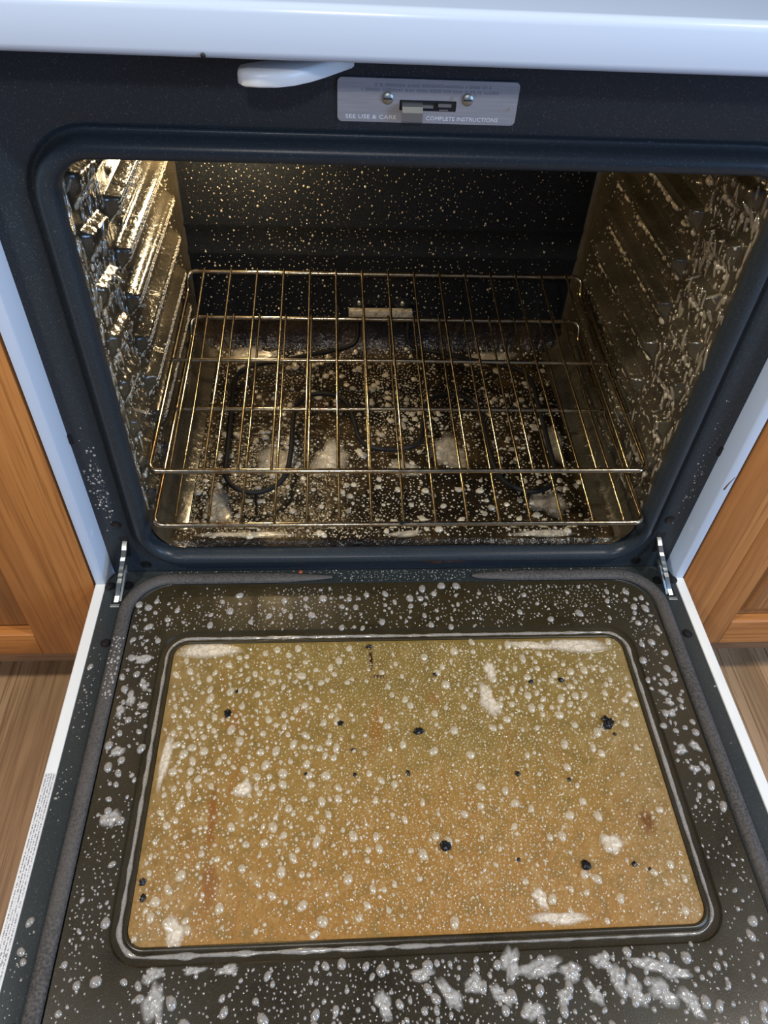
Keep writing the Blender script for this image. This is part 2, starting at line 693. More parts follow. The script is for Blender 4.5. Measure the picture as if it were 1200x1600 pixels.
# ------------------------------------------------------------------ the setting: floor
FZ = -.285
mb = MB().box(-1.9, 1.9, -2.2, .70, FZ - .05, FZ - .012)
floor = tag(mb.build('floor', M['subfloor'], smooth=False), kind='structure', label='brown wood-look laminate floor below the oven door')
pw, seams = .212, [-.63 + .212 * k for k in range(-5, 11)]
pm = None
for i, xs in enumerate(seams):
    yy = -2.2 - .75 - (i * .17) % .4
    while yy < .70:
        y0, y1 = max(yy, -2.2), min(yy + 1.2, .70)
        # the visible planks left and right of the door run unbroken
        if y1 - y0 > .05:
            if abs(y1 - y0 - 1.2) < 1e-6 and pm is not None:
                o = place(bpy.data.objects.new('plank', pm), Vector((xs + pw / 2, (y0 + y1) / 2, FZ - .006)), floor)
            else:
                o = MB().box(xs + .0004, xs + pw - .0004, y0 + .0004, y1 - .0004, FZ - .012, FZ, .0008).build('plank', M['plank'], floor)
                if abs(y1 - y0 - 1.2) < 1e-6:
                    pm = o.data
        yy += 1.2

# ------------------------------------------------------------------ oven range
oven = tag(empty('oven_range', (0, .3, FZ)), 'white kitchen range with its oven door lowered open and a dark foamy cavity', 'oven')

for s in (-1, 1):
    prof = [(s * .380, 0.001), (s * .3795, 0.0), (s * .3690, 0.0), (s * .3675, .0015), (s * .3610, .020), (s * .3610, .60), (s * .380, .60)]
    m = MB()
    m.loft([[(x, y, z) for x, y in prof] for z in (-.02, .15, .3, .45, .604)], cap0=True, cap1=True)
    m.box(min(s * .380, s * .362), max(s * .380, s * .362), .005, .60, FZ + .01, -.02)
    m.build('side_panel', M['white'], oven, angle=50)

    if s > 0:
        MB().tube([(.3722, -.0001, .1640), (.3745, -.0001, .1740), (.3785, -.0001, .1835)], .0007, 5, rad=[.0011, .0006, .0003]).build('trim_scratch', simple('brown_scratch', (.10, .03, .015), .6), bpy.data.objects['side_panel.001'])

# cooktop front edge
m = MB().box(-.384, .384, -.047, .61, .604, .637, .006)
lid = m.build('cooktop', M['white'], oven)
ch = MB()
ch.lathe((-.163, -.0472, .6068), (0, -1, 0), [(.0004, -.0003), (.0018, .0), (.0012, .0006), (.0003, .0008)], 9)
ch.build('enamel_chip', M['black'], lid, smooth=True)

# dark front frame with a rolled bead round the mouth
OX, OZ0, OZ1, OR = .3015, .038, .514, .034
YF = .020


def fring(o, y):
    return [(x, y, z) for x, z in rrect(-OX - o, OX + o, OZ0 - o, OZ1 + o, OR + o, 10, 4)]


m = MB()
rings = [[(x, YF, z) for x, z in rrect(-.3612, .3612, -.002, .604, .001, 10, 4)]]
for o, y in ((.027, .020), (.0245, .0212), (.0225, .0248), (.0200, .0246), (.0180, .020), (.0168, .0145), (.0140, .0105), (.0095, .0088), (.0050, .0098), (.0020, .0125), (0, .018), (-.0005, .026)):
    rings.append(fring(o, y))
m.loft(rings)
fr = m.build('front_frame', M['frame'], oven, angle=75, recalc=False)

# frame bolts and black slabs for the shade in the hinge slots
for x, z in ((-.340, .088), (.338, .091), (-.318, .014), (.318, .012)):
    MB().lathe((x, YF - .0002, z), (0, -1, 0), [(.0062, -.001), (.0062, .0006), (.0045, .0014), (.0015, .0012)], 16).build('frame_plug', M['screw'], fr)
for s in (-1, 1):
    MB().prism([(s * .3415, .066), (s * .3305, .066), (s * .3335, .030), (s * .3395, .030)], 1, YF - .0006, YF + .004).build('hinge_slot_shade', M['black'], fr, smooth=False)  # flat black piece painted as the dark inside an uncut slot
for s, z in ((-1, .222), (1, .205)):
    MB().box(s * .359 - .002, s * .359 + .002, YF - .0012, YF + .002, z - .006, z + .006).build('frame_notch', M['black'], fr, smooth=False)

# ---- cavity
CX, CB = .304, .470
TOPS = [.162 + .0535 * k for k in range(-1, 7)]


def wall_depth(y, z):
    """how far the pressed side wall stands in from the flat, at (y, z)"""
    y = np.asarray(y, float)
    z = np.asarray(z, float)
    d = np.zeros(np.broadcast(y, z).shape)
    rear = sm(y, .139, .146) * (1 - sm(y, .395, .415))
    front = sm(y, .046, .056) * (1 - sm(y, .108 , .118))
    for k, t in enumerate(TOPS):
        shelf = sm(z, t - .030, t - .010) * (1 - sm(z, t - .003, t))
        d = np.maximum(d, .0145 * rear * shelf)
        slot = sm(np.abs(z - (t - .002 + .012)), .005, .003) * 0
        # front stop: a ramp that dips towards the mouth
        tt = t + .004 - (y - .08) * .15
        stop = sm(z, tt - .034, tt - .012) * (1 - sm(z, tt - .004, tt))
        d = np.maximum(d, .0100 * front * stop)
        # shallow oblong pressings between the shelves
        ob = sm(y, .17, .175) * (1 - sm(y, .31, .315)) * sm(z, t + .006, t + .008) * (1 - sm(z, t + .014, t + .016))
        d = np.maximum(d, .003 * ob)
    rip = pnoise(y * 2.6 + z * .9, z * .55, 190, 401) + .6 * pnoise(y * 3 + z * 1.2, z * .6, 330, 402)
    d = d + .0016 * (rip - .8) * (1 - sm(y, .125, .150)) * sm(y, .026, .04)
    d = d + .0004 * (pnoise(y, z, 260, 403) - .5)
    # flat lands above and below, rounded corner into the back wall
    q = np.clip((y - (CB - .008)) / .008, 0, 1)
    d = np.maximum(d, .008 * (1 - np.sqrt(np.maximum(0, 1 - q * q))))
    q = np.clip((.085 - z) / .045, 0, 1)
    d = np.maximum(d, .045 * (1 - np.sqrt(np.maximum(0, 1 - q * q))) * .8)
    d = d + .0030 * (1 - sm(y, .022, .046))
    return d


def wall_pt(s, y, z):
    return np.stack([s * (CX - wall_depth(y, z)), y + 0 * z, z + 0 * y], -1)


for s in (-1, 1):
    ys = np.concatenate([np.linspace(.024, .16, 70), np.linspace(.163, .39, 50), np.linspace(.394, CB, 30)])
    zs = np.linspace(.040, .530, 200)
    Y, Z = np.meshgrid(ys, zs, indexing='ij')
    P = wall_pt(s, Y, Z)
    ny, nz = Y.shape
    idx = np.arange(ny * nz).reshape(ny, nz)
    F = np.stack([idx[:-1, :-1], idx[1:, :-1], idx[1:, 1:], idx[:-1, 1:]], -1).reshape(-1, 4)
    if s > 0:
        F = F[:, ::-1]
    mb = MB()
    mb.v.append(P.reshape(-1, 3))
    mb.f = F.tolist()
    mb.m = [0] * len(mb.f)
    mb.n = ny * nz
    mb.build('cavity_side', M['cavity'], oven, angle=80, recalc=False)


def floor_h(x, y):
    x = np.asarray(x, float)
    y = np.asarray(y, float)
    h = .028 + .017 * (1 - sm(y, .050, .060))
    ax = np.abs(x)
    q = np.clip((ax - .262) / .038, 0, 1)
    h = np.maximum(h, .028 + .034 * (1 - np.sqrt(np.maximum(0, 1 - q * q))))
    q = np.clip((y - .425) / .045, 0, 1)
    h = np.maximum(h, .028 + .062 * (1 - np.sqrt(np.maximum(0, 1 - q * q))))
    h = h + .0012 * np.sin(x * 23) * np.cos(y * 17)
    h = h - .005 * (1 - sm(y, .024, .034))
    return h


xs = np.linspace(-.302, .302, 120)
ys = np.concatenate([np.linspace(.0245, .064, 24), np.linspace(.07, .42, 50), np.linspace(.425, CB, 24)])
X, Y = np.meshgrid(xs, ys, indexing='ij')
P = np.stack([X, Y, floor_h(X, Y)], -1)
idx = np.arange(X.size).reshape(X.shape)
mb = MB()
mb.v.append(P.reshape(-1, 3))
mb.f = np.stack([idx[:-1, :-1], idx[1:, :-1], idx[1:, 1:], idx[:-1, 1:]], -1).reshape(-1, 4).tolist()
mb.m = [0] * len(mb.f)
mb.n = X.size
mb.build('cavity_floor', M['cavity_floor'], oven, angle=80, recalc=False)

# back wall with two pressed lines, ceiling
m = MB()
prof = [(CB, .07), (CB, .196), (CB - .0006, .198), (CB - .0006, .203), (CB, .205), (CB, .240), (CB - .0006, .242), (CB - .0006, .247), (CB, .249), (CB, .53)]
m.loft([[(x, y, z) for y, z in prof] for x in np.linspace(-.30, .30, 20)], closed=False)
m.build('cavity_back', M['cavity_back'], oven, angle=60, recalc=False)
m = MB().box(-.31, .31, .030, CB + .01, .528, .534)
m.build('cavity_ceiling', M['cavity'], oven, smooth=False)
# outer casing so nothing leaks in behind the cavity
m = MB()
m.box(-.355, .355, CB + .02, .60, FZ + .02, .60)
m.box(-.355, .355, .03, CB + .02, .545, .60)
m.box(-.355, .355, .03, CB + .02, -.02, .015)
m.build('casing', M['black'], oven, smooth=False)
# oven lamp
lampo = MB().lathe((-.205, CB - .004, .418), (0, -1, 0), [(.034, -.006), (.034, .004), (.030, .010), (.026, .011)], 20).build('oven_lamp', M['steel'], oven)
MB().lathe((-.205, CB - .004, .418), (0, -1, 0), [(.012, .008), (.017, .018), (.018, .026), (.013, .034), (.004, .037)], 16).build('lamp_bulb', M['bulb'], lampo)

# ---- latch plate with its slot, hook, screws and lettering
px0, px1, pz0, pz1 = -.0762, .0616, .5472, .5778
sx0, sx1, sz0, sz1 = -.0290, .0145, .5560, .5635
m = MB()
ro = rrect(px0, px1, pz0, pz1, .0035, 5, 4)
ri = rrect(sx0, sx1, sz0, sz1, .0006, 5, 4)
m.loft([[(x, .0198, z) for x, z in ro], [(x, .0184, z) for x, z in ro], [(x, .0184, z) for x, z in ri], [(x, .0204, z) for x, z in ri]])
plate = m.build('latch_plate', M['plate'], oven, angle=30)
MB().box(sx0 - .0005, sx1 + .0005, .0190, .0202, sz0 - .0005, sz1 + .0005).build('slot_recess', M['black'], plate, smooth=False)
m = MB()
m.prism([(.0195, .5625), (.0130, .5605), (.0105, .5570), (.0105, .5505), (.0118, .5498), (.0125, .5560), (.0150, .5590), (.0195, .5600)], 0, -.0272, -.0115)
m.box(-.0115, -.0035, .0150, .0195, .5590, .5612)
m.build('latch_hook', M['steel'], plate, angle=25)
MB().box(.0005, .0105, .0165, .0195, .5596, .5620).box(.0015, .0085, .0172, .0195, .5568, .5578).build('latch_bar', M['steel'], plate, smooth=False)
for x, z in ((-.0382, .5645), (.0228, .5650)):
    sc = MB().lathe((x, .0184, z), (0, -1, 0), [(.0044, -.0002), (.0044, .0009), (.0036, .0017), (.0014, .0021)], 16).build('plate_screw', M['steel'], plate)
    MB().box(x - .0032, x + .0032, .0160, .0166, z - .0004, z + .0004).build('screw_slot', M['black'], sc, smooth=False)


def text(body, size, mat, parent, name, loc, width, rot, extrude=.00015):
    cu = bpy.data.curves.new(name, 'FONT')
    cu.body = body
    cu.size = size
    cu.extrude = extrude
    cu.resolution_u = 2
    tmp = bpy.data.objects.new('tmp_text', cu)
    col.objects.link(tmp)
    dg = bpy.context.evaluated_depsgraph_get()
    me = bpy.data.meshes.new_from_object(tmp.evaluated_get(dg))
    bpy.data.objects.remove(tmp)
    bpy.data.curves.remove(cu)
    v = np.array([q.co[:] for q in me.vertices])
    k = width / (v[:, 0].max() - v[:, 0].min())
    for q in me.vertices:
        q.co.x = (q.co.x - v[:, 0].min()) * k
    me.materials.clear()
    me.materials.append(mat)
    me.name = name
    o = place(bpy.data.objects.new(name, me), Vector(loc), parent)
    o.rotation_euler = rot
    return o


UPR = (math.pi / 2, 0, 0)
text('SEE USE & CARE', .0040, M['emboss'], plate, 'lettering', (-.0700, .01835, .5496), .0390, UPR)
text('COMPLETE INSTRUCTIONS', .0040, M['emboss'], plate, 'lettering', (-.0080, .01835, .5496), .0560, UPR)
m = MB()
rr = random.Random(5)
for z, xa, xb in ((.5735, -.048, .040), (.5700, -.058, .046)):
    x = xa
    while x < xb:
        wdt = rr.uniform(.0008, .0022)
        m.box(x, x + wdt, .01825, .0184, z - .0011, z + rr.uniform(.0006, .0012))
        x += wdt + rr.choice((.0006, .0006, .002))
tag(m.build('worn_print', M['worn_ink'], plate, smooth=False), kind='stuff')

# ---- lock lever under the cooktop edge
bot = [(-.1445, -.018), (-.1440, -.030), (-.1405, -.0345), (-.130, -.0355), (-.118, -.0340), (-.106, -.0290), (-.094, -.0195), (-.084, -.0090), (-.075, .0020), (-.064, .0150), (-.064, .0190), (-.100, .0190), (-.115, .0040), (-.128, -.0080)]
cx = sum(p[0] for p in bot) / len(bot)
cy = sum(p[1] for p in bot) / len(bot)


def shr(k, z):
    return [(cx + (x - cx) * k, cy + (y - cy) * k, z) for x, y in bot]


MB().loft([shr(.96, .5850), shr(1.0, .5862), shr(1.0, .5920), shr(.95, .5938), shr(.84, .5946)], cap0=True, cap1=True).build('lock_lever', M['plastic'], oven, angle=50)

# storage drawer under the door
dr = MB().box(-.358, .358, -.012, .40, FZ + .035, -.060, .004).build('storage_drawer', M['white'], oven)

# ------------------------------------------------------------------ oven door (a part of the range)
DY0, DY1 = -.560, .0
GX, GY0, GY1, GRAD = .2685, -.4105, -.0910, .017


def dring(o, z):
    return [(x, y, z) for x, y in rrect(-GX - o, GX + o, GY0 - o, GY1 + o, GRAD + o, 9, 4)]


m = MB()
# flat enamel border outside the gasket
outer = rrect(-.3665, .3665, DY0 + .012, .0185, .016, 9, 4)
seat = rrect(-.3270, .3290, -.520, -.004, .048, 9, 4)
m.loft([[(x, y, -.012) for x, y in outer], [(x, y, -.0008) for x, y in outer], [(x * .998, y, .0002) for x, y in outer],
        [(x * 1.012 , y + .002, .0002) for x, y in seat], [(x, y, -.003) for x, y in seat]])
door = m.build('oven_door', M['liner'], oven, angle=50)
tag(door, label='lowered oven door with grey enamel border and white edge')
m = MB()
m.loft([[(x, y, -.0035) for x, y in seat], [(x * .995, y, .0008) for x, y in seat],
        dring(.020, .0012), dring(.0165, .0010), dring(.0148, -.0022), dring(.0100, -.0030), dring(.0058, -.0028), dring(.0042, -.0002), dring(.0020, .0004), dring(.0004, -.0006), dring(.0, -.0060)])
tag(m.build('door_panel', M['panel'], door, angle=50, recalc=True), label='olive brown greasy panel framing the window')
m = MB().loft([dring(0, -.0055), dring(0, -.0016), dring(-.0010, -.0010)], cap0=True, cap1=True)
tag(m.build('window_glass', M['glass'], door, angle=50, origin=(0, GC, -.003)), label='tan grease-filmed window glass with brown runs')
m = MB().loft([dring(.004, -.018), dring(.004, -.0165)], cap0=True, cap1=True)
m.build('perforated_screen', M['screen'], door, smooth=False)
m = MB()
m.box(-.380, -.3672, DY0, DY1, -.045, .0, .0012)
m.box(.3672, .380, DY0, DY1, -.045, .0, .0012)
m.box(-.368, .368, DY0, DY0 + .0115, -.045, .0, .0012)
m.box(-.368, .368, DY0 + .01, DY1, -.045, -.038)
m.box(-.368, .368, DY1 - .003, DY1, -.040, -.012)
tag(m.build('door_skin', M['white_door'], door, angle=50), label='white outer skin edge of the door')

# gasket: open rope round the panel, fading out at the middle of the hinge side
gp = []
for x, y in rrect(-.3345, .3370, -.528, .0045, .050, 12, 16):
    gp.append((x, y))
st = max(range(len(gp)), key=lambda i: (gp[i][1] > .0044) * (10 - abs(gp[i][0] - .0)))
gp = gp[st:] + gp[:st]
gp = [p for p in gp if not (p[1] > .004 and -.085 < p[0] < .100)]
n = len(gp)
path = [(.098, .0050)] + gp[::-1] if gp[0][0] > 0 else [(-.083, .0050)] + gp
path = path + [(-path[0][0] * .85 if path[0][0] > 0 else .098, .0050)]
pts = catmull([(x, y, .0026) for x, y in path], 3)
L = len(pts)
rad = [.0072 * min(1, .25 + .75 * min(i, L - 1 - i) / 7) for i in range(L)]
m = MB()
P = [Vector(p) for p in pts]
rings = []
for i in range(L):
    t = (P[min(i + 1, L - 1)] - P[max(i - 1, 0)]).normalized()
    a = Vector((-t.y, t.x, 0)).normalized()
    ring = []
    for k in range(28):
        th = 2 * math.pi * k / 28
        r = rad[i] * (1 + .035 * math.cos(14 * th))
        ring.append(tuple(P[i] + a * math.cos(th) * r * 1.08 + Vector((0, 0, 1)) * (math.sin(th) * r * .62)))
    rings.append(ring)
m.loft(rings, cap0=True, cap1=True)
tag(m.build('door_gasket', M['gasket'], door, angle=70), label='grey braided rope gasket')

# door screws, hinge arms and black slabs for the shade in their slots
for x, y in ((-.3605, -.0045), (-.3385, -.0035), (.3430, -.0050), (.3635, -.0040), (-.3490, -.0890), (.3550, -.0890), (-.349, -.47), (.355, -.47)):
    sc = MB().lathe((x, y, .0002), (0, 0, 1), [(.0066, -.001), (.0066, .0004), (.0052, .0006), (.0046, .0020), (.0018, .0026)], 18).build('door_screw', M['screw'], door)
    MB().box(x - .0022, x + .0022, y - .0005, y + .0005, .0024, .0030).box(x - .0005, x + .0005, y - .0022, y + .0022, .0024, .0030).build('screw_cross', M['black'], sc, smooth=False)
for s, hx in ((-1, -.3490), (1, .3540)):
    MB().box(hx - .0055, hx + .0055, -.0375, .0150, -.001, .0006).build('hinge_recess_shade', M['black'], door, smooth=False)  # thin black slab on the liner, standing for the shade of a hole
    MB().box(hx - .0058, hx + .0058, -.0375, -.0330, .0004, .0018, .0005).build('hinge_tab', M['steel'], door)
    k = .60   # the arm leans towards the frame slot
    up = [(-.0300, .0015), (-.0230, .0050), (-.0175, .0120), (-.0150, .0200), (-.0095, .0215), (-.0095, .0265), (-.0060, .0275), (-.0055, .0340), (-.0010, .0350), (.0020, .0420), (.0060, .0440), (.0090, .0540), (.0150, .0580), (.0215, .0590)]
    dn = [(.0215, .0440), (.0160, .0400), (.0120, .0280), (.0080, .0140), (.0040, .0015)]
    hx2 = -.3355 if s < 0 else .3340

    def hp(x_off, half):
        m2 = []
        for side in (-1, 1):
            m2.append([(hx + (hx2 - hx) * min(1, max(0, z / .055)) + x_off + side * half, y, z) for y, z in up + dn])
        return m2
    m = MB()
    m.loft(hp(0, .0027), cap0=True, cap1=True)
    a = m.build('hinge_arm', M['steel'], door, angle=25)
    lk = [(-.0280, .0010), (-.0100, .0200), (-.0040, .0310), (.0040, .0320), (.0100, .0250), (.0040, .0012)]
    m = MB()
    m.loft([[(hx + (hx2 - hx) * z / .055 - s * .0048 + sd * .0013, y, z) for y, z in lk] for sd in (-1, 1)], cap0=True, cap1=True)
    m.lathe((hx - s * .0035 + (hx2 - hx) * .45, .0000, .0250), (-s, 0, 0), [(.0030, -.001), (.0030, .0030), (.0020, .0038)], 10)
    m.build('hinge_link', M['steel'], door, angle=30)

# printed sticker on the left door edge
st = MB().box(-.3780, -.3682, -.520, -.2470, .0, .0004).build('rating_sticker', M['sticker'], door, smooth=False)
tag(st, label='white sticker with rows of tiny grey print')
MB().tube([(-.3728 + .0030 * math.cos(a), -.4150 + .0042 * math.sin(a), .0005) for a in np.linspace(.3, 5.6, 18)], .00045, 5).build('sticker_mark', M['ink'], st)

# ------------------------------------------------------------------ oven racks
def make_rack():
    root = empty('oven_rack', (0, .031, .165))
    hw = .2900
    fy, by, fz, bz = .031, .410, .165, .203
    r = .0031
    loop = [(0, fy, fz), (hw, fy, fz), (hw, .2, fz + .008), (hw, by - .018, fz + .016), (hw, by, bz), (0, by, bz), (-hw, by, bz), (-hw, by - .018, fz + .016), (-hw, .2, fz + .008), (-hw, fy, fz), (0, fy, fz)]
    m = MB().tube(fillet(loop, .013, 6), r, 10)
    m.build('rack_frame', M['rack'], root, angle=60)
    m = MB().tube([(-hw + .001, .228, fz + .0125), (0, .228, fz + .0145), (hw - .001, .228, fz + .0125)], .0028, 10)
    m.build('cross_bar', M['rack'], root, angle=60)
    rod = None
    pts = [(0, fy - .001, fz + .0042), (0, .12, fz + .012), (0, .228, fz + .0192), (0, .33, fz + .030), (0, by - .004, bz + .0030), (0, by - .0005, bz + .0035)]
    pts = catmull(pts, 4)
    for k in range(15):
        x = -.2653 + .0379 * k
        if rod is None:
            rod = MB().tube(pts, .00175, 8).build('rack_rod', M['rack'], root, angle=60)
            base = rod.location.copy()
            rod.location.x = x
            proto = rod
        else:
            c = proto.copy()
            col.objects.link(c)
            c.parent = root
            c.location = (x, base.y, base.z)
    return root


rack = make_rack()
tag(rack, 'upper chrome wire oven rack with brown heat tint and lamp glow in its colour, pushed in above the other rack', 'oven rack', 'wire racks in the oven')
rack2 = rack.copy()
col.objects.link(rack2)
rack2.location = (0.0015, .031 - .0335, .165 - .0545)
for ch_ in list(rack.children):
    c = ch_.copy()
    col.objects.link(c)
    c.parent = rack2
rack2['label'] = 'lower chrome wire oven rack just above the oven floor, pulled slightly forward'

# ------------------------------------------------------------------ heating element
el = tag(empty('heating_element', (0, .46, .03)), 'black looped bake element lying over the oven floor below both racks', 'heating element')
xy = [(-.042, .462, .098), (-.042, .448, .066), (-.062, .438, .056), (-.105, .423, .055), (-.156, .405, .055), (-.208, .388, .055), (-.231, .357, .055), (-.231, .294, .055), (-.228, .19, .055), (-.226, .142, .055), (-.213, .117, .055), (-.188, .106, .055), (-.164, .114, .055), (-.146, .138, .055), (-.140, .19, .055), (-.139, .264, .055), (-.131, .297, .055), (-.111, .316, .055), (-.082, .315, .055), (-.061, .295, .055), (-.051, .255, .055), (-.045, .217, .055), (-.032, .198, .055), (-.004, .191, .055)]
full = xy + [(.008 - x - .008 if False else -x, y, z) for x, y, z in xy[::-1][1:]]
m = MB().tube(catmull(full, 5), .0036, 10)
m.build('element_tube', M['element'], el, angle=70)
for s in (-1, 1):
    MB().tube([(s * .085, .305, .053), (s * .085, .306, .029)], .0018, 6).build('element_foot', M['element'], el)
    MB().tube([(s * .185, .109, .053), (s * .185, .108, .029)], .0018, 6).build('element_foot', M['element'], el)
br = MB().loft([[(x, CB - .0050, z) for x, z in rrect(-.0555, .0475, .0975, .1135, .003, 4, 1)], [(x, CB - .0125, z) for x, z in rrect(-.0555, .0475, .0975, .1135, .003, 4, 1)], [(x, CB - .0135, z) for x, z in rrect(-.0545, .0465, .0985, .1125, .003, 4, 1)]], cap0=True, cap1=True).build('element_bracket', M['bracket'], el)
for x in (-.0385, .0310):
    tb = MB().box(x - .0105, x + .0105, CB - .0045, CB - .0025, .100, .1310, .0008).build('bracket_tab', M['cavity_back'], el)
    MB().lathe((x, CB - .0045, .1225), (0, -1, 0), [(.0042, -.0004), (.0042, .0015), (.0028, .0032), (.0008, .0038)], 12).build('tab_screw', M['steel'], tb)

# ------------------------------------------------------------------ kitchen cabinets
def cabinet(s, label):
    root = tag(empty('base_cabinet', (s * .64, .3, FZ)), label, 'cabinet')
    X = lambda a, b: (min(s * a, s * b), max(s * a, s * b))
    m = MB().box(*X(.384, .90), .018, .58, -.157, .575)
    m.build('cabinet_body', M['oak_panel'], root, smooth=False)
    zb, zt = -.157, .575
    MB().box(*X(.836, .90), .0, .018, zb, zt, .0010).build('face_stile', M['oak'], root)
    if s < 0:
        MB().box(*X(.3835, .4868), .0, .018, zb, zt, .0010).build('face_stile', M['oak'], root)
        MB().box(*X(.4870, .8358), .0, .018, .527, zt, .0010).build('face_rail', M['oak_rail'], root)
        MB().box(*X(.4870, .8358), .0, .018, zb, -.1105, .0014).build('face_rail', M['oak_rail'], root)
        MB().box(*X(.4955, .832), .0140, .0175, -.106, .522, .0010).build('face_panel', M['oak_panel'], root)
    else:
        MB().box(*X(.3835, .4470), .0, .018, zb, zt, .0005).build('face_stile', M['oak'], root)
        MB().box(*X(.4475, .8355), .0005, .018, .53, zt, .0012).build('face_rail', M['oak_rail'], root)
        dm = MB().box(*X(.489, .796), .0105, .016, -.098, .462)
        door_ = dm.build('cabinet_door', M['oak_panel'], root, smooth=False)
        MB().box(*X(.4473, .4875), -.0002, .018, zb, .527, .0006).build('door_stile', M['oak'], door_)
        MB().box(*X(.7975, .8350), -.0002, .018, zb, .527, .0006).build('door_stile', M['oak'], door_)
        rl = [(-.0002, zb), (-.0002, -.1065), (.0020, -.1035), (.018, -.1015), (.018, zb)]
        MB().prism(rl, 0, *X(.4878, .7972)).build('door_rail', M['oak_rail'], door_, angle=20)
        MB().box(*X(.4878, .7972), -.0002, .018, .468, .527, .0010).build('door_rail', M['oak_rail'], door_)
        x0, x1 = X(.505, .780)
        r0 = rrect(x0 - .012, x1 + .012, -.092, .456, .002, 2, 1)
        r1 = rrect(x0, x1, -.080, .444, .002, 2, 1)
        MB().loft([[(x, .0106, z) for x, z in r0], [(x, .0050, z) for x, z in r1]], cap0=True, cap1=True).build('panel_field', M['oak_panel'], door_, smooth=False)
    MB().box(*X(.384, .90), .0015, .022, -.1765, -.1573, .001).build('base_edge', M['oak_edge'], root)
    MB().box(*X(.384, .90), .075, .58, FZ, -.157).build('toe_kick', M['kick'], root, smooth=False)
    return root


cabinet(-1, 'honey oak base cabinet standing left of the range')
cabinet(1, 'honey oak base cabinet standing right of the range')

# ------------------------------------------------------------------ soap: domes scattered over a surface
NS = 9


def dome_template():
    v, f = [], []
    prof = [(1.0, 0.0), (.93, .42), (.66, .80), (.28, .97)]
    for r, h in prof:
        for k in range(NS):
            a = 2 * math.pi * k / NS
            v.append((r * math.cos(a), r * math.sin(a), h))
    v.append((0, 0, 1.0))
    for q in range(len(prof) - 1):
        for k in range(NS):
            j = (k + 1) % NS
            f.append((q * NS + k, q * NS + j, (q + 1) * NS + j, (q + 1) * NS + k))
    b = (len(prof) - 1) * NS
    for k in range(NS):
        f.append((b + k, b + (k + 1) % NS, len(v) - 1, len(v) - 1))
    return np.array(v), f


DV, DF = dome_template()


def domes(name, mat, C, N, T, A, B, H, label, cat='soap foam', wobble=.10, spec=None):
    """one mesh of drops; C centre, N normal, T long direction, A/B/H half sizes"""
    C, N, T = (np.asarray(q, float) for q in (C, N, T))
    N = N / np.linalg.norm(N, axis=1, keepdims=True)
    T = T - N * (T * N).sum(1, keepdims=True)
    T = T / np.linalg.norm(T, axis=1, keepdims=True)
    S = np.cross(N, T)
    n = len(C)
    ph = rng.uniform(0, 6.28, (n, 3))
    ang = np.arctan2(DV[:, 1], DV[:, 0])[None, :]
    wv = 1 + wobble * (.6 * np.sin(2 * ang + ph[:, :1]) + .5 * np.sin(3 * ang + ph[:, 1:2]) + .3 * np.sin(4 * ang + ph[:, 2:]))
    X = DV[None, :, 0] * wv * A[:, None]
    Y = DV[None, :, 1] * wv * B[:, None]
    Zz = DV[None, :, 2] * H[:, None] - .06 * H[:, None]
    V = C[:, None] + X[..., None] * T[:, None] + Y[..., None] * S[:, None] + Zz[..., None] * N[:, None]
    V = V.reshape(-1, 3)
    nv = len(DV)
    quads = [f for f in DF if f[2] != f[3]]
    tris = [f[:3] for f in DF if f[2] == f[3]]
    off = (np.arange(n) * nv)[:, None, None]
    q = (np.array(quads)[None] + off).reshape(-1, 4)
    t = (np.array(tris)[None] + off).reshape(-1, 3)
    org = (V.min(0) + V.max(0)) / 2
    me = bpy.data.meshes.new(name)
    me.vertices.add(len(V))
    me.vertices.foreach_set('co', (V - org).ravel())
    loops = np.concatenate([q.ravel(), t.ravel()])
    me.loops.add(len(loops))
    me.loops.foreach_set('vertex_index', loops.astype(np.int32))
    me.polygons.add(len(q) + len(t))
    starts = np.concatenate([np.arange(len(q)) * 4, len(q) * 4 + np.arange(len(t)) * 3]).astype(np.int32)
    me.polygons.foreach_set('loop_start', starts)
    me.polygons.foreach_set('use_smooth', np.ones(len(starts), bool))
    me.update(calc_edges=True)
    me.validate()
    me.materials.append(mat)
    o = place(bpy.data.objects.new(name, me), Vector(org))
    return tag(o, label, cat, kind='stuff')


def scatter(w, h, cell, keep, big=()):
    """jittered grid over a w x h sheet; keep(u, v) in 0..1; big drops first claim their room"""
    u = np.arange(0, w, cell)
    v = np.arange(0, h, cell * .87)
    U, V = np.meshgrid(u, v, indexing='ij')
    U = U + (np.arange(len(v)) % 2)[None] * cell / 2
    U = (U + rng.uniform(-.42, .42, U.shape) * cell).ravel()
    V = (V + rng.uniform(-.42, .42, V.shape) * cell).ravel()
    k = (U > 0) & (U < w) & (V > 0) & (V < h)
    U, V = U[k], V[k]
    k = rng.uniform(size=len(U)) < keep(U, V)
    U, V = U[k], V[k]
    ok = np.ones(len(U), bool)
    for bu, bv, br_ in big:
        ok &= (U - bu) ** 2 + (V - bv) ** 2 > (br_ * 1.05) ** 2
    return U[ok], V[ok]


def drops(U, V, rmin, rmax, shape=2.2):
    r = rmin + (rmax - rmin) * rng.power(1, len(U)) ** 1 * rng.uniform(size=len(U)) ** shape
    return r


def on_plane(u, v, z):
    return np.stack([u, v, np.full_like(u, z)], -1)


